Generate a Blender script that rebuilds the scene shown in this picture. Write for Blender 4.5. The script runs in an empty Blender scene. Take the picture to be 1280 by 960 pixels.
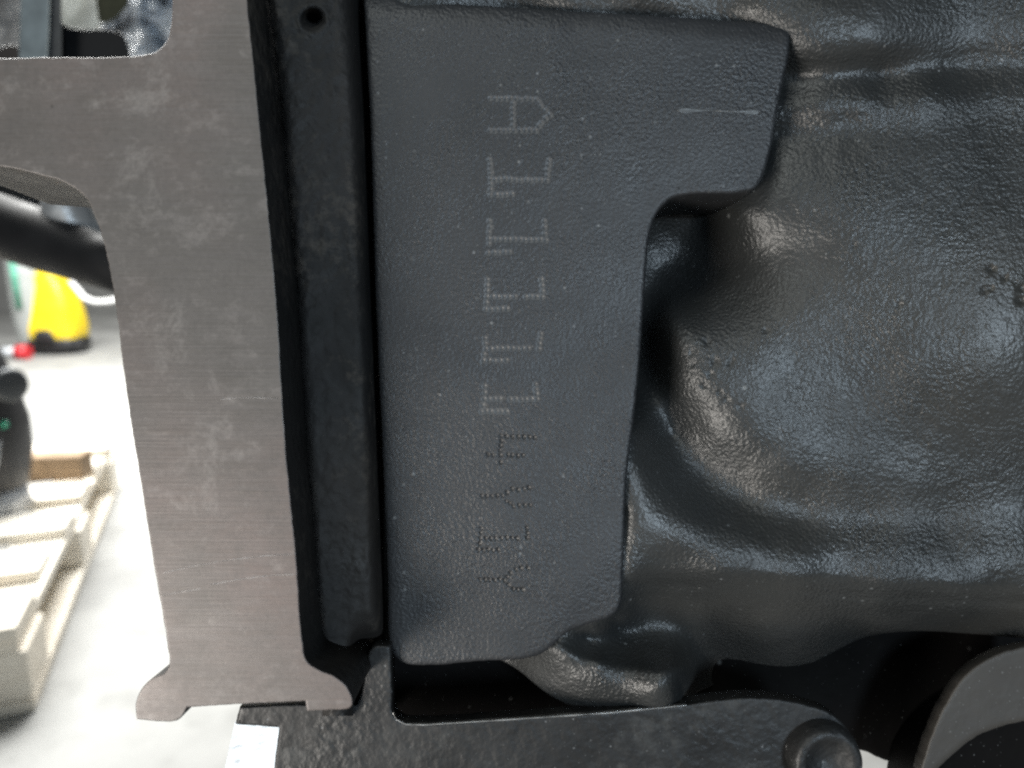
import bpy, bmesh, math, random
import numpy as np
from mathutils import Vector, Matrix, noise as mnoise
from mathutils.geometry import tessellate_polygon, delaunay_2d_cdt

random.seed(7)
rng = np.random.default_rng(7)
SC = bpy.context.scene
COL = SC.collection

# ------------------------------------------------------------------ camera
F_PX = 924.0                 # focal length in photo pixels (1280 wide)
S = 1e-4                     # metres per photo pixel on the number pad
D0 = F_PX * S                # camera to number pad
PITCH = math.radians(12.0)
ORG = Vector((0.0, 0.0, 0.70))                       # centre of the pad plane
FWD = Vector((0, math.cos(PITCH), -math.sin(PITCH)))
UP = Vector((0, math.sin(PITCH), math.cos(PITCH)))
RT = Vector((1, 0, 0))
CAM = ORG - FWD * D0

cam_d = bpy.data.cameras.new('camera')
cam_d.sensor_width = 36.0
cam_d.lens = F_PX / 1280 * 36.0
cam_d.clip_start = 0.005
cam_d.clip_end = 60
cam_d.dof.use_dof = True
cam_d.dof.focus_distance = D0 + 0.001
cam_d.dof.aperture_fstop = 23
cam = bpy.data.objects.new('camera', cam_d)
COL.objects.link(cam)
cam.location = CAM
cam.rotation_euler = (math.pi / 2 - PITCH, 0, 0)
SC.camera = cam

# ------------------------------------------------------------------ world + lamps
w = bpy.data.worlds.new('World'); SC.world = w; w.use_nodes = True
bg = w.node_tree.nodes['Background']
bg.inputs['Color'].default_value = (0.80, 0.92, 1.0, 1)
bg.inputs['Strength'].default_value = 0.055

def area(name, loc, target, sx, sy, power, color):
    d = bpy.data.lights.new(name, 'AREA'); d.shape = 'RECTANGLE'
    d.size, d.size_y = sx, sy; d.energy = power; d.color = color
    o = bpy.data.objects.new(name, d); COL.objects.link(o)
    o.location = loc
    o.rotation_euler = (Vector(target) - Vector(loc)).to_track_quat('-Z', 'Y').to_euler()
    return o
def towards(az, el, dist):
    '''a spot seen from the pad: az to the right of straight out, el above it, in degrees'''
    az, el = math.radians(az), math.radians(el)
    return ORG + dist * (RT * math.sin(az) * math.cos(el) - FWD * math.cos(az) * math.cos(el) + UP * math.sin(el))
area('floor_bounce_fill', towards(-47, -27, .30), ORG, 0.09, 0.11, 1.22, (1.0, 0.95, 0.88))  # small lamp added close by, stands in for light off the floor
area('window_light', towards(22, 1, .70), ORG, 0.10, 0.13, 2.9, (0.70, 0.86, 1.0))
area('upper_left_fill', towards(-25, 44, .80), ORG, 0.26, 0.22, 1.9, (0.95, 1.0, 0.96))  # fill lamp added at upper left for the up-facing slopes
area('ceiling_light_back', (-1.6, 2.5, 2.4), (-1.5, 2.3, 0), 2.2, 2.4, 400.0, (1.0, 1.0, 0.97))

SC.view_settings.view_transform = 'Standard'
SC.view_settings.look = 'None'
SC.view_settings.exposure = 0.0
SC.view_settings.gamma = 1.0
SC.render.engine = 'CYCLES'
SC.cycles.pixel_filter_type = 'BLACKMAN_HARRIS'
SC.cycles.filter_width = 2.3
SC.cycles.use_denoising = False          # keep a little grain, as the photo has
SC.cycles.use_adaptive_sampling = False
SC.cycles.sample_clamp_indirect = 4.0

# ------------------------------------------------------------------ helpers
def bp(px, py, d):
    """photo pixel at depth d (mm behind the pad plane) -> block frame, metres"""
    k = S * (1 + d * 1e-3 / D0)
    return ((px - 640) * k, d * 1e-3, (480 - py) * k)

def wp(px, py, dist):
    return CAM + FWD * dist + RT * ((px - 640) / F_PX * dist) + UP * ((480 - py) / F_PX * dist)

def gp(px, py, z=0.0):
    ray = FWD + RT * ((px - 640) / F_PX) + UP * ((480 - py) / F_PX)
    return CAM + ray * ((z - CAM.z) / ray.z)

def link(name, verts, faces, mat, parent=None, smooth=True, flat_idx=None):
    me = bpy.data.meshes.new(name)
    me.from_pydata([tuple(v) for v in verts], [], faces)
    me.update()
    if smooth:
        me.polygons.foreach_set('use_smooth', [True] * len(me.polygons))
    if flat_idx:
        for i in flat_idx: me.polygons[i].use_smooth = False
    o = bpy.data.objects.new(name, me); COL.objects.link(o)
    if mat: me.materials.append(mat)
    if parent: o.parent = parent
    return o

def tag(o, label=None, cat=None, group=None, kind=None):
    if label: o['label'] = label
    if cat: o['category'] = cat
    if group: o['group'] = group
    if kind: o['kind'] = kind
    return o

def empty(name, loc=(0, 0, 0), rot=(0, 0, 0)):
    o = bpy.data.objects.new(name, None); COL.objects.link(o)
    o.location = loc; o.rotation_euler = rot; o.empty_display_size = 0.02
    return o

def smooth_outline(pts, step=4.0, closed=True):
    """Catmull-Rom through pts; a point given as (x, y, 1) is a sharp corner (no rounding)."""
    n = len(pts); out = []
    P = [np.array(p[:2], float) for p in pts]
    sharp = [len(p) > 2 for p in pts]
    for i in range(n if closed else n - 1):
        p1, p2 = P[i], P[(i + 1) % n]
        p0 = P[i - 1] if (closed or i > 0) else p1
        p3 = P[(i + 2) % n] if (closed or i + 2 < n) else p2
        if sharp[i]: p0 = p1 - (p2 - p1)
        if sharp[(i + 1) % n]: p3 = p2 + (p2 - p1)
        L = np.linalg.norm(p2 - p1)
        # centripetal-ish tangents
        l0 = max(np.linalg.norm(p1 - p0), 1e-6); l2 = max(np.linalg.norm(p3 - p2), 1e-6)
        m1 = ((p1 - p0) / l0 + (p2 - p1) / max(L, 1e-6)) * 0.5 * L
        m2 = ((p2 - p1) / max(L, 1e-6) + (p3 - p2) / l2) * 0.5 * L
        k = max(1, int(round(L / step)))
        for j in range(k):
            t = j / k
            out.append((2*t**3 - 3*t**2 + 1) * p1 + (t**3 - 2*t**2 + t) * m1 + (-2*t**3 + 3*t**2) * p2 + (t**3 - t**2) * m2)
    if not closed: out.append(P[-1])
    return np.array(out)

def signed_area(P):
    x, y = P[:, 0], P[:, 1]
    return 0.5 * np.sum(x * np.roll(y, -1) - y * np.roll(x, -1))

def inset(P, b):
    """P closed polygon with positive signed area in px coords"""
    e = np.roll(P, -1, 0) - P
    e /= np.maximum(np.linalg.norm(e, axis=1, keepdims=True), 1e-9)
    nrm = np.stack([-e[:, 1], e[:, 0]], 1)
    vn = nrm + np.roll(nrm, 1, 0)
    l2 = np.maximum(np.sum(vn * vn, 1, keepdims=True) / 2.0, 0.35)
    return P + vn / l2 * b

def slab(name, pts, d_front, d_back, bevel, mat, parent, jitter=0.0, step=4.0, dfun=None, prism=True, cap_grid=0, fine=None):
    """A plate traced in photo pixels, with rounded front edge and thickness. d in mm, bevel in px."""
    P = smooth_outline(pts, step)
    if signed_area(P) < 0: P = P[::-1].copy()
    if jitter:
        e = np.roll(P, -1, 0) - np.roll(P, 1, 0); e /= np.maximum(np.linalg.norm(e, axis=1, keepdims=True), 1e-9)
        nz = np.array([mnoise.noise(Vector((p[0] * .09, p[1] * .09, 3.3))) + .6 * mnoise.noise(Vector((p[0] * .31, p[1] * .31, 8))) for p in P])
        P = P + np.stack([-e[:, 1], e[:, 0]], 1) * (nz * jitter)[:, None]
    n = len(P); V = []; Fc = []
    dd = (lambda x, y: d_front) if dfun is None else dfun
    bz = bevel * S * 1e3
    rings = []
    rings.append((P, [d_back] * n))      # placed straight behind the front edge below
    for a in (0, 30, 60, 90):
        A = math.radians(a)
        Q = inset(P, bevel * (1 - math.cos(A)))
        rings.append((Q, [dd(q[0], q[1]) + bz * (1 - math.sin(A)) for q in Q]))
    Q = inset(P, bevel * 1.6 + .4)
    rings.append((Q, [dd(q[0], q[1]) for q in Q]))
    for Q, D in rings:
        V += [bp(q[0], q[1], d) for q, d in zip(Q, D)]
    if prism:
        for i in range(n):
            x, y, z = V[n + i]; V[i] = (x, d_back * 1e-3, z)
    nr = len(rings)
    for r in range(nr - 1):
        for i in range(n):
            j = (i + 1) % n
            Fc.append((r * n + i, r * n + j, (r + 1) * n + j, (r + 1) * n + i))
    base = (nr - 1) * n
    k0 = len(Fc)
    if cap_grid:
        Q = rings[-1][0]; x0, y0 = Q.min(0); x1, y1 = Q.max(0)
        inner = [(x + random.uniform(-1, 1), y + random.uniform(-1, 1)) for x in np.arange(x0, x1, cap_grid) for y in np.arange(y0, y1, cap_grid)]
        if fine:
            fx0, fy0, fx1, fy1, fs = fine
            inner = [p for p in inner if not (fx0 < p[0] < fx1 and fy0 < p[1] < fy1)] + [(x + random.uniform(-.2, .2), y + random.uniform(-.2, .2)) for x in np.arange(fx0, fx1, fs) for y in np.arange(fy0, fy1, fs)]
        pts2 = [Vector((q[0], q[1])) for q in Q] + [Vector(p) for p in inner]
        vo, eo, fo_, ov, oe, of = delaunay_2d_cdt(pts2, [(i, (i + 1) % n) for i in range(n)], [], 1, 1e-4)
        idx = {}
        for i, src in enumerate(ov):
            f_ = [j for j in src if j < n]
            if f_: idx[i] = base + f_[0]
        for f in fo_:
            for i in f:
                if i not in idx: idx[i] = len(V); V.append(bp(vo[i].x, vo[i].y, dd(vo[i].x, vo[i].y)))
            Fc.append(tuple(idx[i] for i in f))
        k0 = len(Fc)
    else:
        tris = tessellate_polygon([[Vector((q[0], q[1], 0)) for q in rings[-1][0]]])
        for t in tris: Fc.append(tuple(base + i for i in t))
    tris = tessellate_polygon([[Vector((q[0], q[1], 0)) for q in P]])
    for t in tris: Fc.append(tuple(reversed(t)))
    o = link(name, V, Fc, mat, parent, True, list(range(k0, len(Fc))))
    bm = bmesh.new(); bm.from_mesh(o.data); bmesh.ops.recalc_face_normals(bm, faces=bm.faces[:]); bm.to_mesh(o.data); bm.free()
    return o

def box(name, c, size, mat, parent=None, rot=None, bev=0.0, warp=0.0):
    bm = bmesh.new(); bmesh.ops.create_cube(bm, size=1)
    for v in bm.verts: v.co = Vector((v.co.x * size[0], v.co.y * size[1], v.co.z * size[2]))
    if bev: bmesh.ops.bevel(bm, geom=bm.edges[:], offset=bev, segments=2, profile=.6, affect='EDGES')
    M = Matrix.Translation(Vector(c)) @ (rot.to_4x4() if rot else Matrix())
    bm.transform(M)
    me = bpy.data.meshes.new(name); bm.to_mesh(me); bm.free()
    o = bpy.data.objects.new(name, me); COL.objects.link(o); me.materials.append(mat)
    if parent: o.parent = parent
    return o

def tube(name, pts, rad, mat, parent=None, seg=16, cap=True):
    """tube through points; rad number or list"""
    pts = [Vector(p) for p in pts]
    n = len(pts); R = rad if isinstance(rad, (list, tuple)) else [rad] * n
    V = []; Fc = []; prev = None
    for i, p in enumerate(pts):
        t = (pts[min(i + 1, n - 1)] - pts[max(i - 1, 0)]).normalized()
        if prev is None:
            a = Vector((0, 0, 1)) if abs(t.z) < .9 else Vector((1, 0, 0))
            u = t.cross(a).normalized()
        else:
            u = (prev - t * prev.dot(t)).normalized()
        prev = u; v = t.cross(u)
        for k in range(seg):
            A = 2 * math.pi * k / seg
            V.append(p + (u * math.cos(A) + v * math.sin(A)) * R[i])
    for i in range(n - 1):
        for k in range(seg):
            l = (k + 1) % seg
            Fc.append((i * seg + k, i * seg + l, (i + 1) * seg + l, (i + 1) * seg + k))
    flat = []
    if cap:
        flat = [len(Fc), len(Fc) + 1]
        Fc.append(tuple(reversed(range(seg)))); Fc.append(tuple(range((n - 1) * seg, n * seg)))
    return link(name, V, Fc, mat, parent, True, flat)

def lathe(name, prof, c, axis, mat, parent=None, seg=40, scale=(1, 1), bump=0.0):
    """prof: list of (radius, along axis)"""
    axis = Vector(axis).normalized()
    a = Vector((0, 0, 1)) if abs(axis.z) < .9 else Vector((1, 0, 0))
    u = axis.cross(a).normalized(); v = axis.cross(u)
    V = []; Fc = []
    for r, h in prof:
        for k in range(seg):
            A = 2 * math.pi * k / seg
            rr = max(r, 1e-6)
            V.append(Vector(c) + axis * h + u * (math.cos(A) * rr * scale[0]) + v * (math.sin(A) * rr * scale[1]))
    for i in range(len(prof) - 1):
        for k in range(seg):
            l = (k + 1) % seg
            Fc.append((i * seg + k, i * seg + l, (i + 1) * seg + l, (i + 1) * seg + k))
    o = link(name, V, Fc, mat, parent)
    bm = bmesh.new(); bm.from_mesh(o.data); bmesh.ops.remove_doubles(bm, verts=bm.verts[:], dist=1e-7); bmesh.ops.recalc_face_normals(bm, faces=bm.faces[:]); bm.to_mesh(o.data); bm.free()
    o.data.polygons.foreach_set('use_smooth', [True] * len(o.data.polygons))
    return o

# ------------------------------------------------------------------ materials
class NT:
    def __init__(self, name):
        self.m = bpy.data.materials.new(name); self.m.use_nodes = True
        self.t = self.m.node_tree; self.b = self.t.nodes['Principled BSDF']
        self.tc = self.t.nodes.new('ShaderNodeTexCoord')
    def n(self, typ, **kw):
        x = self.t.nodes.new(typ)
        for k, v in kw.items():
            if k in x.inputs.keys() and not hasattr(x, k): x.inputs[k].default_value = v
            elif hasattr(x, k): setattr(x, k, v)
            else: x.inputs[k].default_value = v
        return x
    def l(self, a, b): self.t.links.new(a, b)
    def noise(self, scale, detail=4, rough=.55, stretch=None, dist=0.0, coord='Object'):
        x = self.n('ShaderNodeTexNoise'); x.inputs['Scale'].default_value = scale
        x.inputs['Detail'].default_value = detail; x.inputs['Roughness'].default_value = rough
        x.inputs['Distortion'].default_value = dist
        if stretch:
            mp = self.n('ShaderNodeMapping'); mp.inputs['Scale'].default_value = stretch
            self.l(self.tc.outputs[coord], mp.inputs['Vector']); self.l(mp.outputs['Vector'], x.inputs['Vector'])
        else: self.l(self.tc.outputs[coord], x.inputs['Vector'])
        return x.outputs['Fac']
    def vor(self, scale, feature='F1', rand=1.0):
        x = self.n('ShaderNodeTexVoronoi'); x.feature = feature; x.inputs['Scale'].default_value = scale
        x.inputs['Randomness'].default_value = rand
        self.l(self.tc.outputs['Object'], x.inputs['Vector'])
        return x
    def ramp(self, fac, stops):
        x = self.n('ShaderNodeValToRGB'); el = x.color_ramp.elements
        while len(el) < len(stops): el.new(0.5)
        for e, (p, c) in zip(el, stops):
            e.position = p
            e.color = (c, c, c, 1) if isinstance(c, (int, float)) else (*c, 1)
        self.l(fac, x.inputs['Fac']); return x.outputs['Color']
    def mix(self, fac, a, b, mode='MIX'):
        x = self.n('ShaderNodeMix'); x.data_type = 'RGBA'; x.blend_type = mode
        for s, v in ((x.inputs[0], fac), (x.inputs[6], a), (x.inputs[7], b)):
            if hasattr(v, 'links') or hasattr(v, 'is_linked'): self.l(v, s)
            elif isinstance(v, (int, float)): s.default_value = v
            else: s.default_value = (*v, 1)
        return x.outputs[2]
    def math(self, op, a, b):
        x = self.n('ShaderNodeMath'); x.operation = op
        for s, v in ((x.inputs[0], a), (x.inputs[1], b)):
            if isinstance(v, (int, float)): s.default_value = v
            else: self.l(v, s)
        return x.outputs[0]
    def bump(self, h, strength, dist, normal=None):
        x = self.n('ShaderNodeBump'); x.inputs['Strength'].default_value = strength; x.inputs['Distance'].default_value = dist
        self.l(h, x.inputs['Height'])
        if normal: self.l(normal, x.inputs['Normal'])
        return x.outputs['Normal']
    def set(self, **kw):
        for k, v in kw.items():
            s = self.b.inputs[k.replace('_', ' ')]
            if isinstance(v, (int, float)): s.default_value = v
            elif isinstance(v, tuple): s.default_value = (*v, 1) if len(v) == 3 else v
            else: self.l(v, s)
        return self.m

def cast_paint(name, base, dark, grain=900.0, amp=0.00016, rough=(.38, .6), specks=True, dust=None, brown=None, spec=0.5):
    """painted sand-cast iron; sizes in metres"""
    k = NT(name)
    g1 = k.noise(grain, 1, .4); g2 = k.noise(grain * .3, 2, .5); g3 = k.noise(grain * 2.6, 1, .5)
    big = k.noise(45, 4, .6)
    col = k.mix(k.ramp(big, [(.35, 0.0), (.68, 1.0)]), dark, base)
    if brown:
        col = k.mix(k.ramp(k.noise(26, 3, .5), [(.5, 0.0), (.72, .65)]), col, brown)
    if dust:
        col = k.mix(k.ramp(k.math('MULTIPLY', k.noise(520, 6, .75), k.noise(60, 3, .6)), [(.26, 0.0), (.40, .75)]), col, dust)
    hgt = k.math('ADD', k.math('MULTIPLY', g1, 1.0), k.math('ADD', k.math('MULTIPLY', g2, .12), k.math('MULTIPLY', g3, .30)))
    if specks:
        for sc_, lim, rad, op, cc in ((330, .78, .14, .45, (.26, .27, .27)), (900, .70, .22, .5, (.22, .23, .235)), (2300, .62, .28, .42, (.20, .21, .215))):
            vo = k.vor(sc_)
            sep = k.n('ShaderNodeSeparateColor'); k.l(vo.outputs['Color'], sep.inputs['Color'])
            size = k.math('ADD', k.math('MULTIPLY', sep.outputs['Green'], rad), .02)
            s = k.ramp(k.math('DIVIDE', vo.outputs['Distance'], size), [(.35, 1.0), (1.0, 0.0)])
            gate = k.math('GREATER_THAN', sep.outputs['Red'], lim)
            fac = k.math('MULTIPLY', k.math('MULTIPLY', s, gate), k.math('MULTIPLY', sep.outputs['Blue'], op))
            col = k.mix(fac, col, cc)
    r = k.ramp(k.noise(120, 4, .6), [(.3, rough[0]), (.7, rough[1])])
    return k.set(Base_Color=col, Roughness=r, Normal=k.bump(k.math('MULTIPLY', hgt, k.ramp(k.noise(75, 3, .6), [(.35, .35), (.65, 1.0)])), 1.0, amp), Specular_IOR_Level=spec)

M = {}
M['pad'] = cast_paint('pad_paint', (.022, .023, .025), (.014, .015, .017), 2300, .00019, (.42, .56))
M['cast'] = cast_paint('cast_paint', (.026, .027, .027), (.015, .016, .016), 2300, .00021, (.34, .46), brown=(.032, .030, .026))
M['channel'] = cast_paint('oily_cast', (.022, .020, .019), (.010, .010, .010), 900, .0003, (.55, .8), spec=.25, specks=False, dust=(.070, .060, .050), brown=(.030, .025, .021))
M['dark'] = cast_paint('cavity_black', (.005, .0045, .0045), (.002, .002, .002), 500, .0001, (.6, .8), spec=.06)  # shade of the hollows put into a near-black colour
M['bracket'] = cast_paint('black_bracket_paint', (.013, .0135, .014), (.006, .006, .006), 900, .00022, (.40, .65), spec=.4, dust=(.040, .041, .040), brown=(.018, .018, .018))

def machined():
    k = NT('machined_iron')
    st = k.noise(150, 5, .65, stretch=(1.0, 1, 24)); st2 = k.noise(60, 3, .5, stretch=(1, 1, 60))
    bl = k.noise(700, 6, .7, stretch=(1, 1, 1.5), dist=.15); bl2 = k.noise(210, 6, .65, stretch=(.7, 1, 1.3), dist=.3); big = k.noise(24, 3, .55)
    fine = k.noise(1900, 4, .7)
    col = k.mix(k.ramp(big, [(.40, 0.0), (.58, 1.0)]), (.090, .083, .077), (.114, .091, .083))
    col = k.mix(k.ramp(k.math('MULTIPLY', bl, bl2), [(.27, 0.0), (.42, .28)]), col, (.27, .245, .235))
    col = k.mix(k.ramp(bl2, [(.30, .30), (.5, 0.0)]), col, (.15, .14, .135))
    col = k.mix(k.ramp(k.noise(75, 5, .7, dist=.4), [(.46, 0.0), (.66, .6)]), col, (.070, .064, .058))
    col = k.mix(k.ramp(k.noise(110, 6, .75, dist=.3), [(.56, 0.0), (.70, .35)]), col, (.30, .28, .265))
    col = k.mix(k.ramp(st, [(.40, .24), (.62, 0.0)]), col, (.13, .12, .12))
    col = k.mix(k.ramp(fine, [(.34, .28), (.56, 0.0)]), col, (.06, .055, .053))
    vo = k.vor(420); sep = k.n('ShaderNodeSeparateColor'); k.l(vo.outputs['Color'], sep.inputs['Color'])
    s = k.ramp(vo.outputs['Distance'], [(0.0, 1.0), (.06, .9), (.14, 0.0)])
    col = k.mix(k.math('MULTIPLY', s, k.math('GREATER_THAN', sep.outputs['Red'], .965)), col, (.05, .045, .04))
    h = k.math('ADD', k.math('MULTIPLY', st, .5), k.math('ADD', k.math('MULTIPLY', st2, .5), k.math('MULTIPLY', fine, .2)))
    r = k.ramp(bl2, [(.3, .40), (.7, .55)])
    return k.set(Base_Color=col, Metallic=.3, Roughness=r, Normal=k.bump(h, .5, .00006))
M['machined'] = machined()

def simple(name, col, rough=.5, metal=0.0, var=.25, scale=20, bump=0.0, bscale=200, spec=.5):
    k = NT(name)
    n = k.noise(scale, 4, .6)
    c = k.mix(k.ramp(n, [(.3, 0.0), (.7, 1.0)]), tuple(x * (1 - var) for x in col), tuple(min(1, x * (1 + var)) for x in col))
    kw = dict(Base_Color=c, Metallic=metal, Roughness=k.ramp(k.noise(scale * 2.3, 3, .5), [(.3, max(.05, rough - .1)), (.7, min(1, rough + .1))]), Specular_IOR_Level=spec)
    if bump: kw['Normal'] = k.bump(k.noise(bscale, 4, .6), 1.0, bump)
    return k.set(**kw)

# ------------------------------------------------------------------ setting: floor and wall of the workshop
def floor_mat():
    k = NT('concrete_floor')
    a = k.noise(1.1, 6, .62); b = k.noise(7, 6, .65); c = k.noise(60, 4, .6)
    col = k.mix(k.ramp(a, [(.38, 0.0), (.62, 1.0)]), (.22, .22, .214), (.39, .39, .377))
    col = k.mix(k.ramp(b, [(.5, 0.0), (.7, .5)]), col, (.15, .148, .14))
    col = k.mix(k.ramp(c, [(.55, 0.0), (.75, .3)]), col, (.25, .25, .24))
    return k.set(Base_Color=col, Roughness=.75, Normal=k.bump(c, .5, .002))
fl = link('floor', [(-7, -3, 0), (5, -3, 0), (5, 7, 0), (-7, 7, 0)], [(0, 1, 2, 3)], floor_mat(), None, False)
tag(fl, 'pale concrete workshop floor seen past the flange', 'floor', kind='structure')
wl = box('wall', (-1.0, 6.5, 1.7), (12, .15, 3.4), simple('wall_plaster', (.27, .27, .265), .85, 0, .15, 2))
tag(wl, 'grey plaster wall far behind the yellow machine', 'wall', kind='structure')

# ------------------------------------------------------------------ engine block
blk = empty('engine_block', ORG, (-PITCH, 0, 0))
tag(blk, 'dark grey cast iron engine block with machined flange and stamped number pad', 'engine block')

# --- machined flange face on the left, nearest to the lens
FL = [(217, -70, 1), (216, 0), (213, 38), (207, 54), (192, 66), (168, 70), (60, 72), (-80, 74, 1), (-80, 200, 1), (10, 209), (52, 219), (84, 229), (106, 245), (119, 270),
      (134, 320), (146, 390), (157, 480), (169, 560), (180, 625), (191, 695), (203, 765), (210, 808), (212, 830), (206, 841), (190, 848), (177, 861), (170, 880), (171, 899, 1),
      (222, 900), (229, 894), (234, 884, 1), (300, 880), (382, 876, 1), (384, 889, 1), (412, 887), (438, 884), (441, 876), (433, 858), (416, 844), (396, 836), (383, 825), (378, 800), (370, 695),
      (357, 560), (345, 370), (322, 130), (307, -20), (302, -70, 1)]
fo = slab('machined_flange', FL, -12, 8, 1.3, M['machined'], blk, jitter=.7, step=4)
fo.data.materials.append(M['channel'])
for p_ in fo.data.polygons:
    if abs(p_.normal.y) < .15: p_.material_index = 1     # unmachined cast sides

tm = simple('bright_tool_mark', (.34, .32, .31), .45, .1, .3, 900)
for pts_ in ([(205, 716), (240, 708), (285, 700), (330, 695), (364, 693)], [(262, 731), (300, 724), (340, 719), (368, 718)], [(200, 745), (225, 740), (250, 736)], [(275, 499), (310, 497), (348, 498)]):
    up_ = [(x_, y_ - .35, 1) for x_, y_ in pts_]; dn_ = [(x_, y_ + .35, 1) for x_, y_ in reversed(pts_)]
    slab('tool_mark', up_ + dn_, -12.015, -11.9, .1, tm, fo, step=6, jitter=.15)

# --- raised number pad
def dots(strokes, sp=6.6):
    out = []
    for st in strokes:
        for a, b in zip(st[:-1], st[1:]):
            L = math.hypot(b[0] - a[0], b[1] - a[1]); n = max(1, int(round(L / sp)))
            for i in range(n + 1):
                p = (a[0] + (b[0] - a[0]) * i / n, a[1] + (b[1] - a[1]) * i / n)
                if all(math.hypot(p[0] - q[0], p[1] - q[1]) > sp * .55 for q in out): out.append(p)
    return out
CH = [('stamped_character', 'stamped letter A at the top of the number', [[(613, 123), (671, 124), (677, 133), (687, 143), (677, 154), (669, 163), (612, 163)], [(641, 123), (641, 163)]]),
      ('stamped_character', 'first stamped figure 1 below the letter A', [[(612, 200), (613, 224), (614, 244)], [(613, 224), (683, 226)], [(686, 200), (683, 226)], [(614, 244), (640, 243)]]),
      ('stamped_character', 'second stamped figure 1', [[(612, 276), (612, 299), (611, 316)], [(612, 299), (682, 300)], [(680, 277), (682, 300)], [(611, 316), (637, 315)]]),
      ('stamped_character', 'third stamped figure 1', [[(609, 350), (609, 371), (607, 387)], [(609, 371), (678, 371)], [(677, 350), (678, 371)], [(607, 387), (634, 386)]]),
      ('stamped_character', 'fourth stamped figure 1', [[(606, 417), (607, 436), (604, 451)], [(607, 436), (674, 436)], [(676, 418), (674, 436)], [(604, 451), (633, 451)]]),
      ('stamped_character', 'fifth stamped figure 1', [[(606, 483), (605, 499), (602, 514)], [(605, 499), (671, 499)], [(669, 481), (671, 499)], [(602, 514), (633, 514)]]),
      ('stamped_character', 'faint stamped figure 4', [[(668, 547), (626, 545), (625, 569), (626, 578)], [(603, 569), (653, 569)]]),
      ('stamped_character', 'upper stamped letter Y', [[(602, 620), (627, 620), (633, 627), (641, 633), (662, 631)], [(627, 620), (640, 612), (661, 611)]]),
      ('stamped_character', 'stamped figure 1 between the two letters Y', [[(601, 660), (600, 673), (598, 687)], [(600, 673), (659, 673)], [(659, 660), (659, 673)], [(598, 687), (622, 688)]]),
      ('stamped_character', 'lowest stamped letter Y', [[(600, 725), (630, 725), (637, 717), (644, 712), (659, 711)], [(630, 725), (635, 731), (642, 737), (652, 737)]])]
PUNCH = []                       # every punched dot: x, y, radius (px), depth (mm)
for ci, (nm, lab, sts) in enumerate(CH):
    row = []
    for (x, y) in dots(sts):
        if random.random() < .02: continue
        hit = random.uniform(.6, 1.0)
        row.append((x + random.gauss(0, .4), y + random.gauss(0, .4), (2.9 + .9 * hit) if ci < 6 else (2.3 + .8 * hit), .07 + .10 * hit))
    PUNCH.append(row)
PBIN = {}
for row in PUNCH:
    for p in row:
        for gx_ in range(int((p[0] - 9) // 8), int((p[0] + 9) // 8) + 1):
            for gy_ in range(int((p[1] - 9) // 8), int((p[1] + 9) // 8) + 1): PBIN.setdefault((gx_, gy_), []).append(p)
def punch_d(x, y):
    d = 0.0
    for px, py, r, h in PBIN.get((int(x // 8), int(y // 8)), ()):
        q = math.hypot(x - px, y - py) / r
        if q < 2: d = max(d, h * math.exp(-(q / .72) ** 2)) if q < 1.1 else d - .018 * math.exp(-((q - 1.35) / .22) ** 2)
    return d
PAD = [(452, -60, 1), (455, 0), (463, 150), (470, 380), (478, 560), (485, 740), (486, 797), (491, 816), (504, 828), (524, 831), (600, 826), (672, 819), (693, 805), (708, 791), (738, 779), (766, 769), (776, 754), (778, 725), (780, 690), (783, 600),
       (795, 500), (803, 400), (808, 330), (812, 292), (822, 265), (838, 249), (862, 243), (925, 241), (944, 235), (955, 217), (965, 178), (976, 115), (986, 62), (984, 40), (965, 32), (880, 24), (700, 13), (560, 5), (500, 2), (470, -60, 1)]
def pad_d(x, y):
    d = .16 * mnoise.noise(Vector((x * .008, y * .006, 2.0))) + .05 * mnoise.noise(Vector((x * .03, y * .03, 7.0)))
    d += .55 / (1 + math.exp(-((x - 735) + (y - 755) * .9) / 16)) * (1 if y > 560 else max(0, (y - 480) / 80))
    e = y - float(np.interp(x, [450, 560, 700, 880, 965], [-2, 5, 13, 24, 33]))      # rolled top edge
    if e < 24: d += .9 * ((24 - e) / 24) ** 2
    e = x - float(np.interp(y, [0, 150, 380, 560, 740, 800], [455, 463, 470, 478, 485, 486]))
    if e < 16: d += .25 * ((16 - e) / 16) ** 2
    return d + punch_d(x, y)
pad = slab('number_pad', PAD, 0, 12, 4.5, M['pad'], blk, jitter=.6, step=5, dfun=pad_d, cap_grid=7, fine=(590, 105, 700, 750, 1.7))

# --- channel floor between flange and pad
def grid_surface(name, rows, dfun, mat, parent, nx, ny, y0, y1, xl, xr, skirt=None):
    V = []; Fc = []
    for j in range(ny):
        py = y0 + (y1 - y0) * j / (ny - 1)
        a, b = xl(py), xr(py)
        for i in range(nx):
            t = i / (nx - 1); px = a + (b - a) * t
            V.append(bp(px, py, dfun(px, py, t)))
    for j in range(ny - 1):
        for i in range(nx - 1):
            q = j * nx + i
            Fc.append((q, q + nx, q + nx + 1, q + 1))
    return link(name, V, Fc, mat, parent)

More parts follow.
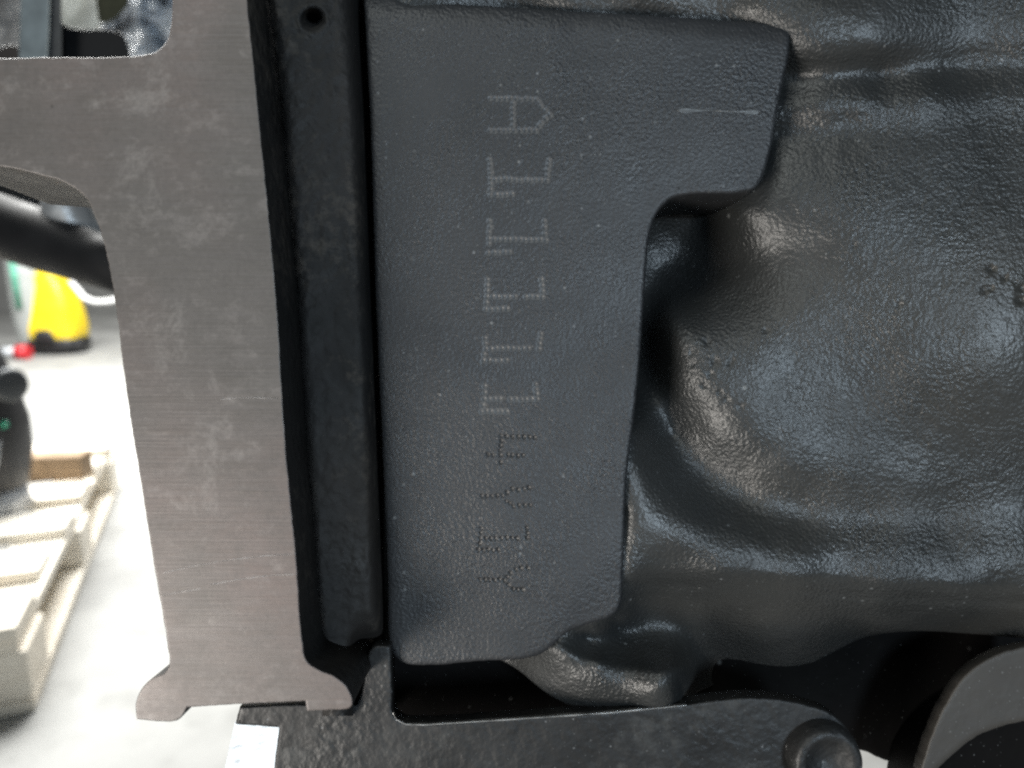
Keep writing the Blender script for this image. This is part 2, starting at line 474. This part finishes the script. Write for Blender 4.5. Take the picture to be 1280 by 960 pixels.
def lin(tab):
    xs = [t[0] for t in tab]; ys = [t[1] for t in tab]
    return lambda x: float(np.interp(x, xs, ys))
chL = lin([(-70, 312), (130, 338), (370, 358), (560, 369), (800, 388), (860, 396)])
chR = lin([(-70, 466), (150, 476), (560, 490), (840, 500)])
def ch_d(px, py, t):
    d = -4.6 + 2.2 * t
    d += 5.0 * math.exp(-(t / .09) ** 2)                  # black gap along the flange wall
    d += 13.0 / (1 + math.exp(-(t - .84) / .03))          # falls into the slot beside the pad
    d += .40 * mnoise.noise(Vector((px * .02, py * .010, 1.0))) + .12 * mnoise.noise(Vector((px * .09, py * .07, 4.0)))
    r = math.hypot(px - 391, py - 24)
    d += 5 / (1 + math.exp((r - 8) / 2)) - .25 * math.exp(-((r - 17) / 6) ** 2)
    d += 12.0 / (1 + math.exp(-(px - 447) / 4)) / (1 + math.exp(-(py - 800) / 8))
    return d
grid_surface('channel_wall', None, ch_d, M['channel'], blk, 120, 430, -70, 895, chL, chR)

# --- cast side wall: bulge, pocket, folds, lower boss. Depth from traced control points
CP = """480 -60 2;480 400 4;480 800 4;640 60 4;640 400 4;640 780 4;760 100 4;900 120 4;740 300 5;740 600 3;
560 -40 1.5;700 -25 1.2;800 -12 .8;960 0 .3;700 -70 2.5;1000 -70 2;640 10 3;800 35 3;930 60 3;
1100 -70 1;1330 -70 .4;1000 20 -.2;1100 20 -.8;1330 20 -1.4;
1010 60 .3;1100 60 -.3;1330 55 -1.0;1000 100 2.2;1100 95 1.6;1200 90 1.1;1335 85 .6;
1020 122 1.9;1080 118 1.2;1160 115 .6;1330 110 0;
1000 155 3.0;1060 146 1.9;1130 146 .8;
980 200 2.8;1050 190 1.5;1150 175 .3;1330 170 -.5;
960 250 2.8;1050 260 .6;1150 260 -.6;1240 260 -1.3;1335 260 -1.4;
790 300 11;785 380 11;788 450 10.5;850 228 9;900 225 7.5;835 258 10;880 270 10;925 266 4.4;822 300 12;860 320 12;900 335 9.2;930 305 5.6;815 380 11;860 378 8.2;900 388 5.2;955 335 4.2;970 290 3.0;1010 330 2.0;
838 402 5.6;850 428 3.5;875 445 2.7;905 455 2.1;930 470 1.7;818 440 8;846 470 4.0;872 495 3.0;905 500 2.1;892 545 3.3;935 545 2.0;945 592 2.9;990 580 1.7;1030 610 2.0;1060 598 1.4;
945 420 2.0;990 440 1.5;990 510 1.5;1050 470 .9;1000 390 1.4;1050 350 .7;1060 410 .6;
1100 350 -.2;1100 450 0;1150 350 -1.1;1150 450 -1.1;1200 400 -2.0;1250 350 -2.3;1250 450 -2.4;1335 350 -2.2;1335 450 -2.2;
1050 545 1.3;1150 550 .5;1230 550 -.3;1335 550 -.5;1150 605 .9;1250 610 .5;
813 480 7.5;835 540 6.2;878 592 4.8;930 622 3.6;1000 642 2.6;1080 647 1.9;1180 650 1.3;1335 645 .8;
790 540 1.8;788 580 .6;800 620 .5;860 655 .6;930 675 .6;1000 690 .6;1100 695 .5;1200 695 .2;1335 695 -.1;
785 680 .4;786 720 .5;900 722 .6;1000 728 .5;1100 732 .4;1200 738 .1;1335 745 -.2;
800 756 4.2;835 758 4.6;800 772 4.8;900 762 4;1000 767 4;1100 767 3.6;1200 772 3.2;1335 777 2.6;
900 848 12;1000 830 11;1080 793 8.5;1200 793 7.5;1335 798 6.5;890 800 8;950 800 7.5;
688 806 .3;705 800 .5;742 784 .6;772 768 1.2;735 796 2.8;775 784 4.6;825 784 5.4;855 790 6;770 806 3.0;825 808 3.6;
690 816 .3;715 818 -.1;750 828 -.3;800 836 -.4;852 836 -.2;690 845 1.2;715 850 .2;735 870 .2;790 884 0;850 876 0;866 850 4;880 850 10;874 818 9;640 815 5;600 800 5"""
CP = np.array([[float(v) for v in r.split()] for r in CP.replace('\n', '').split(';') if r.strip()])
def tps_fit(P, z, lam=.02):
    n = len(P); X = P / 100.0
    r = np.linalg.norm(X[:, None] - X[None], axis=2)
    K = np.where(r > 0, r * r * np.log(np.maximum(r, 1e-9)), 0) + lam * np.eye(n)
    Q = np.c_[np.ones(n), X]
    A = np.block([[K, Q], [Q.T, np.zeros((3, 3))]])
    return np.linalg.solve(A, np.r_[z, 0, 0, 0])
def tps_eval(P, wts, G):
    X = P / 100.0; out = np.empty(len(G))
    for s in range(0, len(G), 8000):
        g = G[s:s + 8000] / 100.0
        r = np.linalg.norm(g[:, None] - X[None], axis=2)
        K = np.where(r > 0, r * r * np.log(np.maximum(r, 1e-9)), 0)
        out[s:s + 8000] = K @ wts[:-3] + np.c_[np.ones(len(g)), g] @ wts[-3:]
    return out
def stroke(G, pts, width, amp, taper=False):
    P = smooth_outline(pts, 6, closed=False)
    best = np.full(len(G), 1e9); amt = np.zeros(len(G))
    for i, q in enumerate(P):
        r = np.hypot(G[:, 0] - q[0], G[:, 1] - q[1]); m_ = r < best
        best[m_] = r[m_]; amt[m_] = (1 - (i / (len(P) - 1)) ** 2) if taper else 1.0
    return amp * amt * np.exp(-(best / width) ** 2)

BOT = [(480, 800), (600, 815), (640, 832), (690, 870), (735, 888), (800, 889), (852, 881), (872, 864), (905, 852), (1000, 835), (1040, 815), (1080, 796), (1140, 788), (1210, 791), (1340, 803)]
bx_, by_ = zip(*[tuple(p) for p in smooth_outline(BOT, 3, closed=False)])
NX, NY = 400, 420
gx = np.linspace(480, 1340, NX)
gy_bot = np.interp(gx, bx_, by_)
T = np.linspace(0, 1, NY)
GX = np.repeat(gx[None], NY, 0)
GY = -70 + T[:, None] * (gy_bot[None] + 70)
G = np.stack([GX.ravel(), GY.ravel()], 1)
wts = tps_fit(CP[:, :2], CP[:, 2])
DZ = tps_eval(CP[:, :2], wts, G) * 1.35
DZ += stroke(G, [(822, 470), (838, 540), (880, 593), (930, 624), (1000, 643), (1080, 648), (1160, 648), (1400, 640)], 30, .5, True)
DZ += stroke(G, [(900, 100), (990, 95), (1100, 88), (1200, 82), (1400, 76)], 22, 1.2, True)
DZ -= stroke(G, [(900, 146), (1030, 138), (1100, 131), (1180, 124), (1400, 116)], 24, .8, True)
DZ -= stroke(G, [(690, 808), (715, 818), (750, 829), (800, 837), (852, 836)], 9, .35)

DZ += stroke(G, [(880, 185), (1000, 166), (1060, 158), (1180, 150)], 22, .35, True)
DZ += stroke(G, [(785, 730), (900, 733), (1000, 740), (1150, 748), (1335, 756)], 6, .25)
DZ -= stroke(G, [(800, 712), (900, 714), (1000, 719), (1150, 727), (1335, 738)], 10, .25)
DZ += stroke(G, [(779, 640), (778, 740), (770, 775)], 7, .5)
nz = np.array([.07 * mnoise.noise(Vector((a * .018, b * .018, 0))) + .05 * mnoise.noise(Vector((a * .05, b * .05, 5))) + .03 * mnoise.noise(Vector((a * .13, b * .13, 9))) for a, b in G])
DZ += nz
for (x, y, r, a) in [(1239, 336, 5, .5), (1256, 347, 4, .35), (1268, 352, 3, .3), (1230, 362, 4, .4), (1238, 360, 4, .4), (1277, 360, 5, .5), (1276, 375, 6, .6), (1067, 307, 2.5, .3), (865, 440, 4, .3), (884, 428, 4, .3), (893, 452, 4.5, .4), (866, 455, 2.5, .25),
                     (888, 467, 3.5, .35), (880, 482, 3, .3), (900, 490, 3, .3), (912, 455, 3, .3), (908, 500, 3, .3), (1124, 381, 3, .35), (958, 413, 3, .3), (915, 450, 3, .25), (926, 508, 3, .25)]:
    rr = np.hypot((G[:, 0] - x), (G[:, 1] - y) * random.uniform(.8, 1.3)); DZ += a * np.exp(-(rr / r) ** 2)
# keep the wall below the raised pad
PP = smooth_outline(PAD, 8); ins = np.zeros(len(G), bool)
for i in range(len(PP)):
    (x1, y1), (x2, y2) = PP[i - 1], PP[i]
    c_ = ((y1 > G[:, 1]) != (y2 > G[:, 1])) & (G[:, 0] < (x2 - x1) * (G[:, 1] - y1) / (y2 - y1 + 1e-12) + x1)
    ins ^= c_
padz = .55 / (1 + np.exp(-((G[:, 0] - 735) + (G[:, 1] - 755) * .9) / 16)) * np.clip((G[:, 1] - 480) / 80, 0, 1)
DZ = np.where(ins, np.maximum(DZ, .45 + padz), DZ)
k = S * (1 + DZ * 1e-3 / D0)
V = np.stack([(G[:, 0] - 640) * k, DZ * 1e-3, (480 - G[:, 1]) * k], 1)
Vl = [tuple(v) for v in V]
Fc = []
for j in range(NY - 1):
    for i in range(NX - 1):
        q = j * NX + i
        Fc.append((q, q + NX, q + NX + 1, q + 1))
# turn the lower edge back into the block so the wall has thickness
edge = list(range((NY - 1) * NX, NY * NX)); last = edge
for add, drop in ((.6, 1.0), (2.0, 0.5), (12, -14.0)):
    new = []
    for e in edge:
        d = DZ[e] + add
        new.append(len(Vl)); Vl.append(bp(G[e, 0], G[e, 1] + drop, d))
    for i in range(NX - 1): Fc.append((last[i], new[i], new[i + 1], last[i + 1]))
    last = new
cast = link('cast_side_wall', Vl, Fc, M['cast'], blk)

# --- dark crankcase behind and below
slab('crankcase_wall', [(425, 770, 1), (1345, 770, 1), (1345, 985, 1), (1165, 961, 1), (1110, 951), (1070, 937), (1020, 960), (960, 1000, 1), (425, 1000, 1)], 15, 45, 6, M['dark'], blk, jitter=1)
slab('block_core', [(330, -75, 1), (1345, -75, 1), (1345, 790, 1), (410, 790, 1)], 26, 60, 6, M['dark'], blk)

# --- scratch line on the pad
sc = slab('scratch_line', [(846, 137.6), (880, 136.8), (920, 138.4), (949, 139.2), (949, 141.2), (920, 140.4), (880, 138.8), (846, 138.6)], -.02, .3, .4, simple('bare_scratch', (.085, .088, .09), .45, .5, .3, 900), pad, step=8, jitter=.4, dfun=lambda x, y: pad_d(x, y) - .035)

# --- stamped characters: rows of punched dots
stamp_m = cast_paint('punched_lit_tone', (.056, .058, .060), (.036, .038, .041), 1300, .00006, (.4, .55), specks=False)  # upper characters: lit glints put into the pit lining colour
stamp_i = cast_paint('punched_half_lit_tone', (.054, .056, .058), (.036, .037, .039), 1300, .00006, (.4, .55), specks=False)  # middle characters: slightly dimmer lit tone in the lining colour
stamp_d = cast_paint('punched_shaded_tone', (.009, .009, .010), (.006, .006, .006), 1300, .00006, (.4, .55), specks=False)  # lower characters: shade of the pits put into the lining colour
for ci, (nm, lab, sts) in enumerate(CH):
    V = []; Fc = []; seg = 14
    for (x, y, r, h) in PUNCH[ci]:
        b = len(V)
        for rr, off in ((1.25, .012), (1.05, -.012), (.8, -.02), (.55, -.02), (.3, -.02), (.02, -.02)):   # lining of the punched pit
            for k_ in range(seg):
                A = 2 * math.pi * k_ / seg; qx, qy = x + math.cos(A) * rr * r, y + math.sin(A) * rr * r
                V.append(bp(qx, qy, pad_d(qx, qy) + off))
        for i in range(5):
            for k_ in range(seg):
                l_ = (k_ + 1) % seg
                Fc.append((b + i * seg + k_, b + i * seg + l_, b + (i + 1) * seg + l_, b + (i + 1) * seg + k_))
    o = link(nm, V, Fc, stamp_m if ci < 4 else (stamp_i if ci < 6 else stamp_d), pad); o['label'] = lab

# ------------------------------------------------------------------ support bracket below
br = empty('support_bracket', ORG, (-PITCH, 0, 0))
tag(br, 'black oily steel bracket carrying the block along the bottom edge', 'bracket')
BR = [(300, 883, 1), (380, 880), (446, 882, 1), (453, 860), (463, 813), (469, 808), (488, 808, 1), (490, 860), (490, 884), (494, 897), (506, 904), (530, 905), (640, 898), (760, 890), (862, 880), (905, 874), (960, 873), (1004, 880), (1040, 893), (1062, 916), (1071, 943),
      (1066, 975), (1050, 1040, 1), (335, 1040, 1), (343, 960), (349, 909, 1), (294, 905, 1)]
slab('bracket_plate', BR, -1.5, 1.2, 3, M['bracket'], br, jitter=.8, step=4)
we = [(491, 890), (495, 898.5), (507, 904.6), (530, 905.4), (640, 898.4), (760, 890.4), (858, 880.8)]  # pale strip painted as light caught along the bracket's bevel
bpl = [o for o in br.children if o.name.startswith('bracket_plate')][0]
slab('edge_highlight', [(x, y + .2, 1) for x, y in we] + [(x, y + 1.7, 1) for x, y in reversed(we)], -1.62, -1.0, .3, simple('edge_highlight_tone', (.30, .30, .295), .35, .6, .4, 400), bpl, step=12, jitter=.3)
c = bp(1026, 942, -1.5)
lathe('bolt_head', [(0, -.0012), (.0016, -.0014), (.0026, -.0022), (.0034, -.0028), (.0040, -.0024), (.0043, -.0012), (.0044, .001)], c, (0, 1, 0), M['bracket'], br, 48)
c = bp(990, 934, -1.5)
lathe('highlight_spot', [(0, -.0006), (.0004, -.0005), (.0007, -.0002), (.0008, .0002)], c, (0, 1, 0), simple('highlight_spot_tone', (.2, .2, .2), .4, .6, .2, 300), br, 20)  # small pale dome stands in for a highlight spot on the bracket
# bright plate on the left foot of the bracket, tilted towards the ceiling
pm = NT('scuffed_aluminium')
n1 = pm.noise(420, 5, .65); n2 = pm.noise(130, 4, .6)
pm.set(Base_Color=pm.mix(pm.ramp(n1, [(.52, 0.0), (.68, .75)]), (.58, .63, .68), (.20, .23, .26)), Roughness=.5, Metallic=.1, Normal=pm.bump(n1, .6, .0001))
fq = [Vector(bp(294, 902, 22)), Vector(bp(351, 904, 22)), Vector(bp(343, 985, 1))]
fn_ = (fq[1] - fq[0]).cross(fq[2] - fq[0]); ray_ = Vector(((276 - 640) / F_PX, 1, (480 - 985) / F_PX)); eye = Vector((0, -D0, 0))
fq.append(eye + ray_ * (fn_.dot(fq[0] - eye) / fn_.dot(ray_)))
fb_ = [p + Vector((0, .003, -.001)) for p in fq]
link('foot_plate', fq + fb_, [(0, 3, 2, 1), (4, 5, 6, 7)] + [(i, (i + 1) % 4, 4 + (i + 1) % 4, 4 + i) for i in range(4)], pm.m, br, False)
box('stand_post', (0.0, .012, -.38), (.05, .03, .62), M['bracket'], br, bev=.002)

# ------------------------------------------------------------------ ring at the lower right
rg = empty('round_housing', ORG, (-PITCH, 0, 0))
tag(rg, 'grey cast iron round housing rim rising at the lower right corner', 'housing')
ringm = cast_paint('bare_cast_iron', (.042, .038, .033), (.030, .027, .024), 700, .00012, (.5, .7))
RO = [(1149, 965), (1160, 928), (1178, 885), (1198, 852), (1222, 830), (1252, 815), (1285, 807), (1345, 803, 1), (1345, 905, 1), (1300, 900), (1262, 905), (1225, 918), (1198, 937), (1172, 962), (1150, 1000), (1140, 1000)]
slab('rim', RO, 3, 5, 5, ringm, rg, jitter=.8)
slab('bore_shade_slab', [(1160, 965), (1190, 925), (1230, 900), (1300, 890), (1345, 890, 1), (1345, 1010, 1), (1150, 1010, 1)], 4.8, 14.0, 3, M['dark'], rg)  # dark slab in place of the shaded hollow inside the rim

# ------------------------------------------------------------------ left background: pipe
blackm = simple('black_rubber', (.008, .008, .009), .6, 0, .3, 30, spec=.25)
pp = empty('black_pipe', wp(60, 290, .34))
tag(pp, 'thick black pipe slanting behind the machined flange', 'pipe')
def rel(p, o): return Vector(p) - o.location
tube('hose', [rel(wp(-60, 262, .36), pp), rel(wp(0, 283, .355), pp), rel(wp(60, 303, .35), pp), rel(wp(128, 328, .34), pp), rel(wp(200, 352, .335), pp)], [.0150, .0150, .0145, .0118, .0110], blackm, pp, 32)
tube('upper_hose', [rel(wp(-60, 222, .37), pp), rel(wp(0, 242, .37), pp), rel(wp(56, 262, .365), pp)], [.0072, .0072, .0068], blackm, pp, 24)
lathe('clamp_cap', [(0, -.011), (.007, -.0105), (.0095, -.008), (.0105, -.003), (.011, .004), (.012, .008), (.0125, .012), (0, .012)], rel(wp(86, 270, .35), pp), (.25, .15, -1), simple('grey_metal', (.38, .39, .40), .4, .5, .3, 120), pp, 32)

# ------------------------------------------------------------------ top-left corner
up = empty('steel_upright', wp(45, 70, .30))
tag(up, 'blue-grey steel upright behind the flange in the upper left corner', 'upright')
def quad_prism(name, px4, dist, depth, mat, parent):
    a = [rel(wp(x, y, dist), parent) for x, y in px4]; b = [rel(wp(x, y, dist + depth), parent) for x, y in px4]
    n = len(px4); V = a + b
    Fc = [tuple(range(n)), tuple(reversed(range(n, 2 * n)))] + [(i, (i + 1) % n, n + (i + 1) % n, n + i) for i in range(n)]
    o = link(name, V, Fc, mat, parent, False)
    bm = bmesh.new(); bm.from_mesh(o.data); bmesh.ops.recalc_face_normals(bm, faces=bm.faces[:])
    bmesh.ops.bevel(bm, geom=bm.edges[:], offset=.0006, segments=2, profile=.6, affect='EDGES'); bm.to_mesh(o.data); bm.free()
    return o
quad_prism('post_face', [(27, -30), (63, -30), (59, 95), (23, 95)], .300, .010, simple('blue_grey_paint', (.16, .19, .205), .5, .2, .3, 90), up)
quad_prism('post_side', [(63.5, -30), (77, -30), (77, 95), (59.5, 95)], .303, .016, simple('dark_side', (.045, .047, .05), .5, 0, .2, 90), up)
rf = empty('rubber_mount', wp(110, 70, .32))
tag(rf, 'black rubber mount block with rounded corner above the flange rib', 'rubber mount')
V = smooth_outline([(70, 20, 1), (84, 33), (95, 36), (140, 38), (154, 44), (161, 60), (164, 95, 1), (70, 95, 1)], 4)
quad_prism('body', [tuple(p) for p in V], .315, .03, blackm, rf)
V = smooth_outline([(-30, 62), (0, 60), (12, 57), (22, 58), (26, 64), (26, 95, 1), (-30, 95, 1)], 4)
quad_prism('end_lug', [tuple(p) for p in V], .32, .02, simple('rusty_black', (.02, .016, .014), .6, 0, .4, 80), rf)

def crumple(name, px0, px1, py0, py1, dist, amp, fr, mat, parent, nx=70, ny=60, shear=0.0, th=.002):
    V = []; Fc = []
    for s in (0, 1):
        for j in range(ny):
            for i in range(nx):
                x = px0 + (px1 - px0) * i / (nx - 1) + shear * (j / (ny - 1)); y = py0 + (py1 - py0) * j / (ny - 1)
                q = Vector((x * fr, y * fr, 2.0))
                dz = amp * (1 - abs(2 * mnoise.noise(q))) + amp * .5 * (1 - abs(2 * mnoise.noise(q * 2.3))) + amp * .2 * mnoise.noise(q * 6)
                V.append(rel(wp(x, y, dist + dz + s * th), parent))
    N = nx * ny
    for j in range(ny - 1):
        for i in range(nx - 1):
            q = j * nx + i
            Fc.append((q, q + nx, q + nx + 1, q + 1)); Fc.append((N + q, N + q + 1, N + q + nx + 1, N + q + nx))
    return link(name, V, Fc, mat, parent)
fm = NT('plastic_film')
fn = fm.noise(160, 5, .7)
fm.set(Base_Color=fm.mix(fm.ramp(fn, [(.45, 0.0), (.62, .7)]), (.86, .89, .93), (.45, .50, .57)), Roughness=.25, Normal=fm.bump(fn, 1.0, .003))
fb = empty('plastic_film', wp(180, 80, .55))
tag(fb, 'crumpled shiny white plastic film behind the flange top', 'plastic film')
crumple('sheet', 128, 260, -40, 120, .55, .05, .02, fm.m, fb, shear=-6)
cb = empty('cream_cloth', wp(100, 60, .62))
tag(cb, 'cream white cloth hanging beside the steel upright', 'cloth')
crumple('cloth', 60, 150, -40, 120, .62, .02, .008, simple('cream_cloth', (.80, .79, .72), .8, 0, .08, 30), cb)
og = empty('olive_strap', wp(138, 0, .5))
tag(og, 'dark olive strap end hanging over the plastic film', 'strap')
quad_prism('strap', [(116, -30), (166, -30), (160, 6), (146, 22), (131, 30), (123, 26)], .50, .012, simple('olive_fabric', (.045, .045, .025), .8, 0, .4, 200), og)
gs = empty('grey_sack', wp(5, 60, .7))
tag(gs, 'pale grey sack beyond the upright at the left border', 'sack')
crumple('sack', -60, 45, -40, 130, .7, .03, .012, simple('grey_sack', (.42, .41, .41), .8, 0, .3, 18), gs)

# ------------------------------------------------------------------ pressure washer
yel = simple('yellow_plastic', (.85, .62, .02), .35, 0, .06, 5)
blk2 = simple('black_plastic', (.02, .02, .022), .5, 0, .2, 20)
b0 = gp(74, 440); wz = empty('pressure_washer', b0)
tag(wz, 'yellow pressure washer with black base standing on the far floor', 'pressure washer')
dist = (b0 - CAM).dot(FWD); m = dist / F_PX
def superloft(name, secs, mat, parent, seg=40, e=.55):
    V = []; Fc = []
    for (cx, cy, z, hx, hy) in secs:
        for k_ in range(seg):
            A = 2 * math.pi * k_ / seg; c_, s_ = math.cos(A), math.sin(A)
            V.append((cx + hx * math.copysign(abs(c_) ** e, c_), cy + hy * math.copysign(abs(s_) ** e, s_), z))
    n = len(secs)
    for i in range(n - 1):
        for k_ in range(seg):
            l_ = (k_ + 1) % seg
            Fc.append((i * seg + k_, i * seg + l_, (i + 1) * seg + l_, (i + 1) * seg + k_))
    Fc.append(tuple(reversed(range(seg)))); Fc.append(tuple(range((n - 1) * seg, n * seg)))
    return link(name, V, Fc, mat, parent, True, [len(Fc) - 1, len(Fc) - 2])
superloft('body', [(0, 0, 14*m, 30*m, 22*m), (0, 0, 20*m, 33*m, 25*m), (0, 0, 32*m, 34*m, 26*m), (0, 0, 48*m, 32*m, 25*m), (0, 0, 68*m, 28*m, 22*m), (-2*m, 0, 86*m, 22*m, 19*m), (-6*m, 0, 98*m, 18*m, 17*m), (-9*m, 0, 118*m, 16*m, 15*m), (-9*m, 0, 140*m, 14*m, 13*m), (-9*m, 0, 146*m, 8*m, 8*m)], yel, wz)
superloft('base', [(0, 0, 2*m, 29*m, 22*m), (0, 0, 6*m, 34*m, 27*m), (0, 0, 16*m, 33.5*m, 26.5*m), (0, 0, 22*m, 31*m, 24*m)], blk2, wz)
superloft('base_arch', [(0, -25.5*m, 12*m, 13*m, 3*m), (0, -25.5*m, 24*m, 12*m, 3*m), (0, -25.5*m, 31*m, 7*m, 2.5*m)], blk2, wz)
for s in (-1, 1):
    lathe('wheel', [(0, -4*m), (8*m, -4*m), (10*m, -2.5*m), (10*m, 2.5*m), (8*m, 4*m), (0, 4*m)], (s * 31*m, -6*m, 10*m), (1, 0, 0), blk2, wz, 28)
superloft('switch', [(-9*m, -16.5*m, 86*m, 3*m, 3*m), (-9*m, -17*m, 97*m, 3*m, 3*m)], simple('lime_switch', (.45, .65, .02), .4), wz)
hs = tube('white_hose', [wp(88, 352, dist - .25), wp(97, 362, dist - .28), wp(105, 372, dist - .3), wp(117, 377, dist - .3), wp(132, 377, dist - .3), wp(160, 372, dist - .3), wp(200, 360, dist - .3)], 2.6 * m, simple('white_hose', (.85, .85, .84), .4))
tag(hs, 'white hose looping from the yellow pressure washer', 'hose')

# pale tank left of it
t0 = gp(24, 447); tk = empty('pale_tank', t0)
tag(tk, 'tall pale green-grey tank beside the yellow pressure washer', 'tank')
m2 = (t0 - CAM).dot(FWD) / F_PX
lathe('tank_body', [(0, 0), (12*m2, 0), (16*m2, 14*m2), (20*m2, 50*m2), (21*m2, 100*m2), (20*m2, 130*m2), (12*m2, 142*m2), (0, 144*m2)], (0, .15, 0), (0, 0, 1), simple('pale_tank', (.40, .42, .41), .5, .2, .2, 6), tk)
superloft('green_stripe', [(0, .15 - 19.5*m2, 60*m2, 4*m2, 3*m2), (0, .15 - 20.5*m2, 128*m2, 4*m2, 3*m2)], simple('green_paint', (.10, .34, .24), .5), tk)
r0 = gp(29, 449); rc = empty('red_canister', r0)
tag(rc, 'small red canister with pale lid at the foot of the tank', 'canister')
m3 = (r0 - CAM).dot(FWD) / F_PX
tube('canister_body', [(-6*m3, 0, 9*m3), (8*m3, 0, 9*m3)], 9 * m3, simple('red_paint', (.55, .03, .04), .4), rc, 24)
tube('canister_lid', [(-24*m3, 0, 9*m3), (-6.2*m3, 0, 9*m3)], [6 * m3, 6.5 * m3], simple('pale_lid', (.5, .52, .55), .4), rc, 24)

# ------------------------------------------------------------------ pallet
wood = NT('pale_pine')
wn = wood.noise(9, 5, .6, stretch=(1, 9, 9)); wn2 = wood.noise(3, 3, .5)
wood.set(Base_Color=wood.mix(wood.ramp(wn2, [(.35, 0.0), (.7, 1.0)]), wood.mix(wood.ramp(wn, [(.35, 0.0), (.65, 1.0)]), (.66, .58, .47), (.80, .74, .64)), (.84, .80, .72)), Roughness=.8, Normal=wood.bump(wn, .6, .004))
A0 = gp(45, 889); A1 = gp(150, 607)
dirv = (A1 - A0); dirv.z = 0; L = dirv.length; ang = math.atan2(dirv.y, dirv.x) - math.pi / 2
pl = empty('wooden_pallet', A0, (0, 0, ang))       # local +y runs along the visible right edge, -x into the pallet
tag(pl, 'pale wooden pallet lying on the floor left of the flange', 'pallet')
W = .95
for x in (-.045, -W / 2, -W + .045):
    box('bottom_board', (x, L / 2, .011), (.09, L, .021), wood.m, pl, bev=.002)
    for y in (.06, L / 2, L - .06):
        box('spacer_block', (x, y, .0625), (.088, .12, .079), wood.m, pl, bev=.003)
for x in (-.045, -W / 2, -W + .045):
    box('stringer_board', (x - .01, L / 2, .113), (.09, L, .020), wood.m, pl, bev=.002)
nb = 6
for i in range(nb):
    y = .06 + (L - .12) * i / (nb - 1)
    box('deck_board', (-W / 2 - .012 + random.uniform(-.008, .008), y, .1345), (W, .125 if i in (0, nb - 1) else .105, .021), wood.m, pl, rot=Matrix.Rotation(random.uniform(-.01, .01), 3, 'Z'), bev=.002)
q0 = gp(76, 597, .146); wb = box('wood_block', (0, 0, .03), (.125, .06, .058), simple('brown_wood', (.30, .21, .13), .8, 0, .25, 25), None, bev=.004)
wb.location = q0; wb.rotation_euler = (0, 0, .1)
tag(wb, 'short brown wood block on the far edge of the pallet', 'wood block')

# black machine on the pallet, cut by the left border
e0 = gp(6, 632, .146); en = empty('small_motor', e0)
tag(en, 'black small motor with green caps at the left border on the pallet', 'motor')
m4 = (e0 - CAM).dot(FWD) / F_PX
superloft('housing', [(-8*m4, 0, 0, 22*m4, 30*m4), (-4*m4, 0, 30*m4, 30*m4, 34*m4), (0, 0, 70*m4, 36*m4, 38*m4), (0, 0, 110*m4, 37*m4, 38*m4), (-4*m4, 0, 150*m4, 32*m4, 34*m4), (-8*m4, 0, 190*m4, 24*m4, 28*m4), (-10*m4, 0, 215*m4, 16*m4, 20*m4)], blk2, en, e=.8)
lathe('pulley', [(0, -6*m4), (16*m4, -6*m4), (20*m4, -4*m4), (20*m4, 4*m4), (16*m4, 6*m4), (0, 6*m4)], (40*m4, -18*m4, 158*m4), (.85, -.5, .05), simple('grey_pulley', (.05, .055, .06), .4, .3), en, 32)
for (x, z, s) in ((13, 113, 5), (33, 112, 4)):
    lathe('green_cap', [(0, -3*m4), (s*m4*.7, -2.6*m4), (s*m4, -1*m4), (s*m4, 3*m4)], (x*m4, (-36 if x < 20 else -27)*m4, z*m4), (0, 1, 0), simple('green_plastic', (.02, .30, .18), .4), en, 20)
superloft('foot', [(6*m4, -8*m4, 0, 26*m4, 30*m4), (4*m4, -6*m4, 22*m4, 22*m4, 26*m4), (0, -4*m4, 34*m4, 14*m4, 16*m4)], simple('grey_wrap', (.35, .37, .40), .3, .2, .4, 40), en)

tube('coil_hose', [(-20*m4, -40*m4, 120*m4), (4*m4, -46*m4, 150*m4), (14*m4, -44*m4, 190*m4), (2*m4, -36*m4, 222*m4), (-26*m4, -30*m4, 232*m4)], 6 * m4, blk2, en, 14)
lathe('air_filter', [(0, -14*m4), (13*m4, -13*m4), (15*m4, -9*m4), (15*m4, 9*m4), (13*m4, 13*m4), (0, 14*m4)], (8*m4, -14*m4, 222*m4), (.3, .2, 1), simple('dull_black', (.03, .03, .032), .6), en, 28)
tube('steel_lever', [(12*m4, -40*m4, 40*m4), (30*m4, -46*m4, 70*m4), (36*m4, -44*m4, 96*m4)], 2.5 * m4, simple('lever_steel', (.5, .52, .54), .35, .6), en, 12)
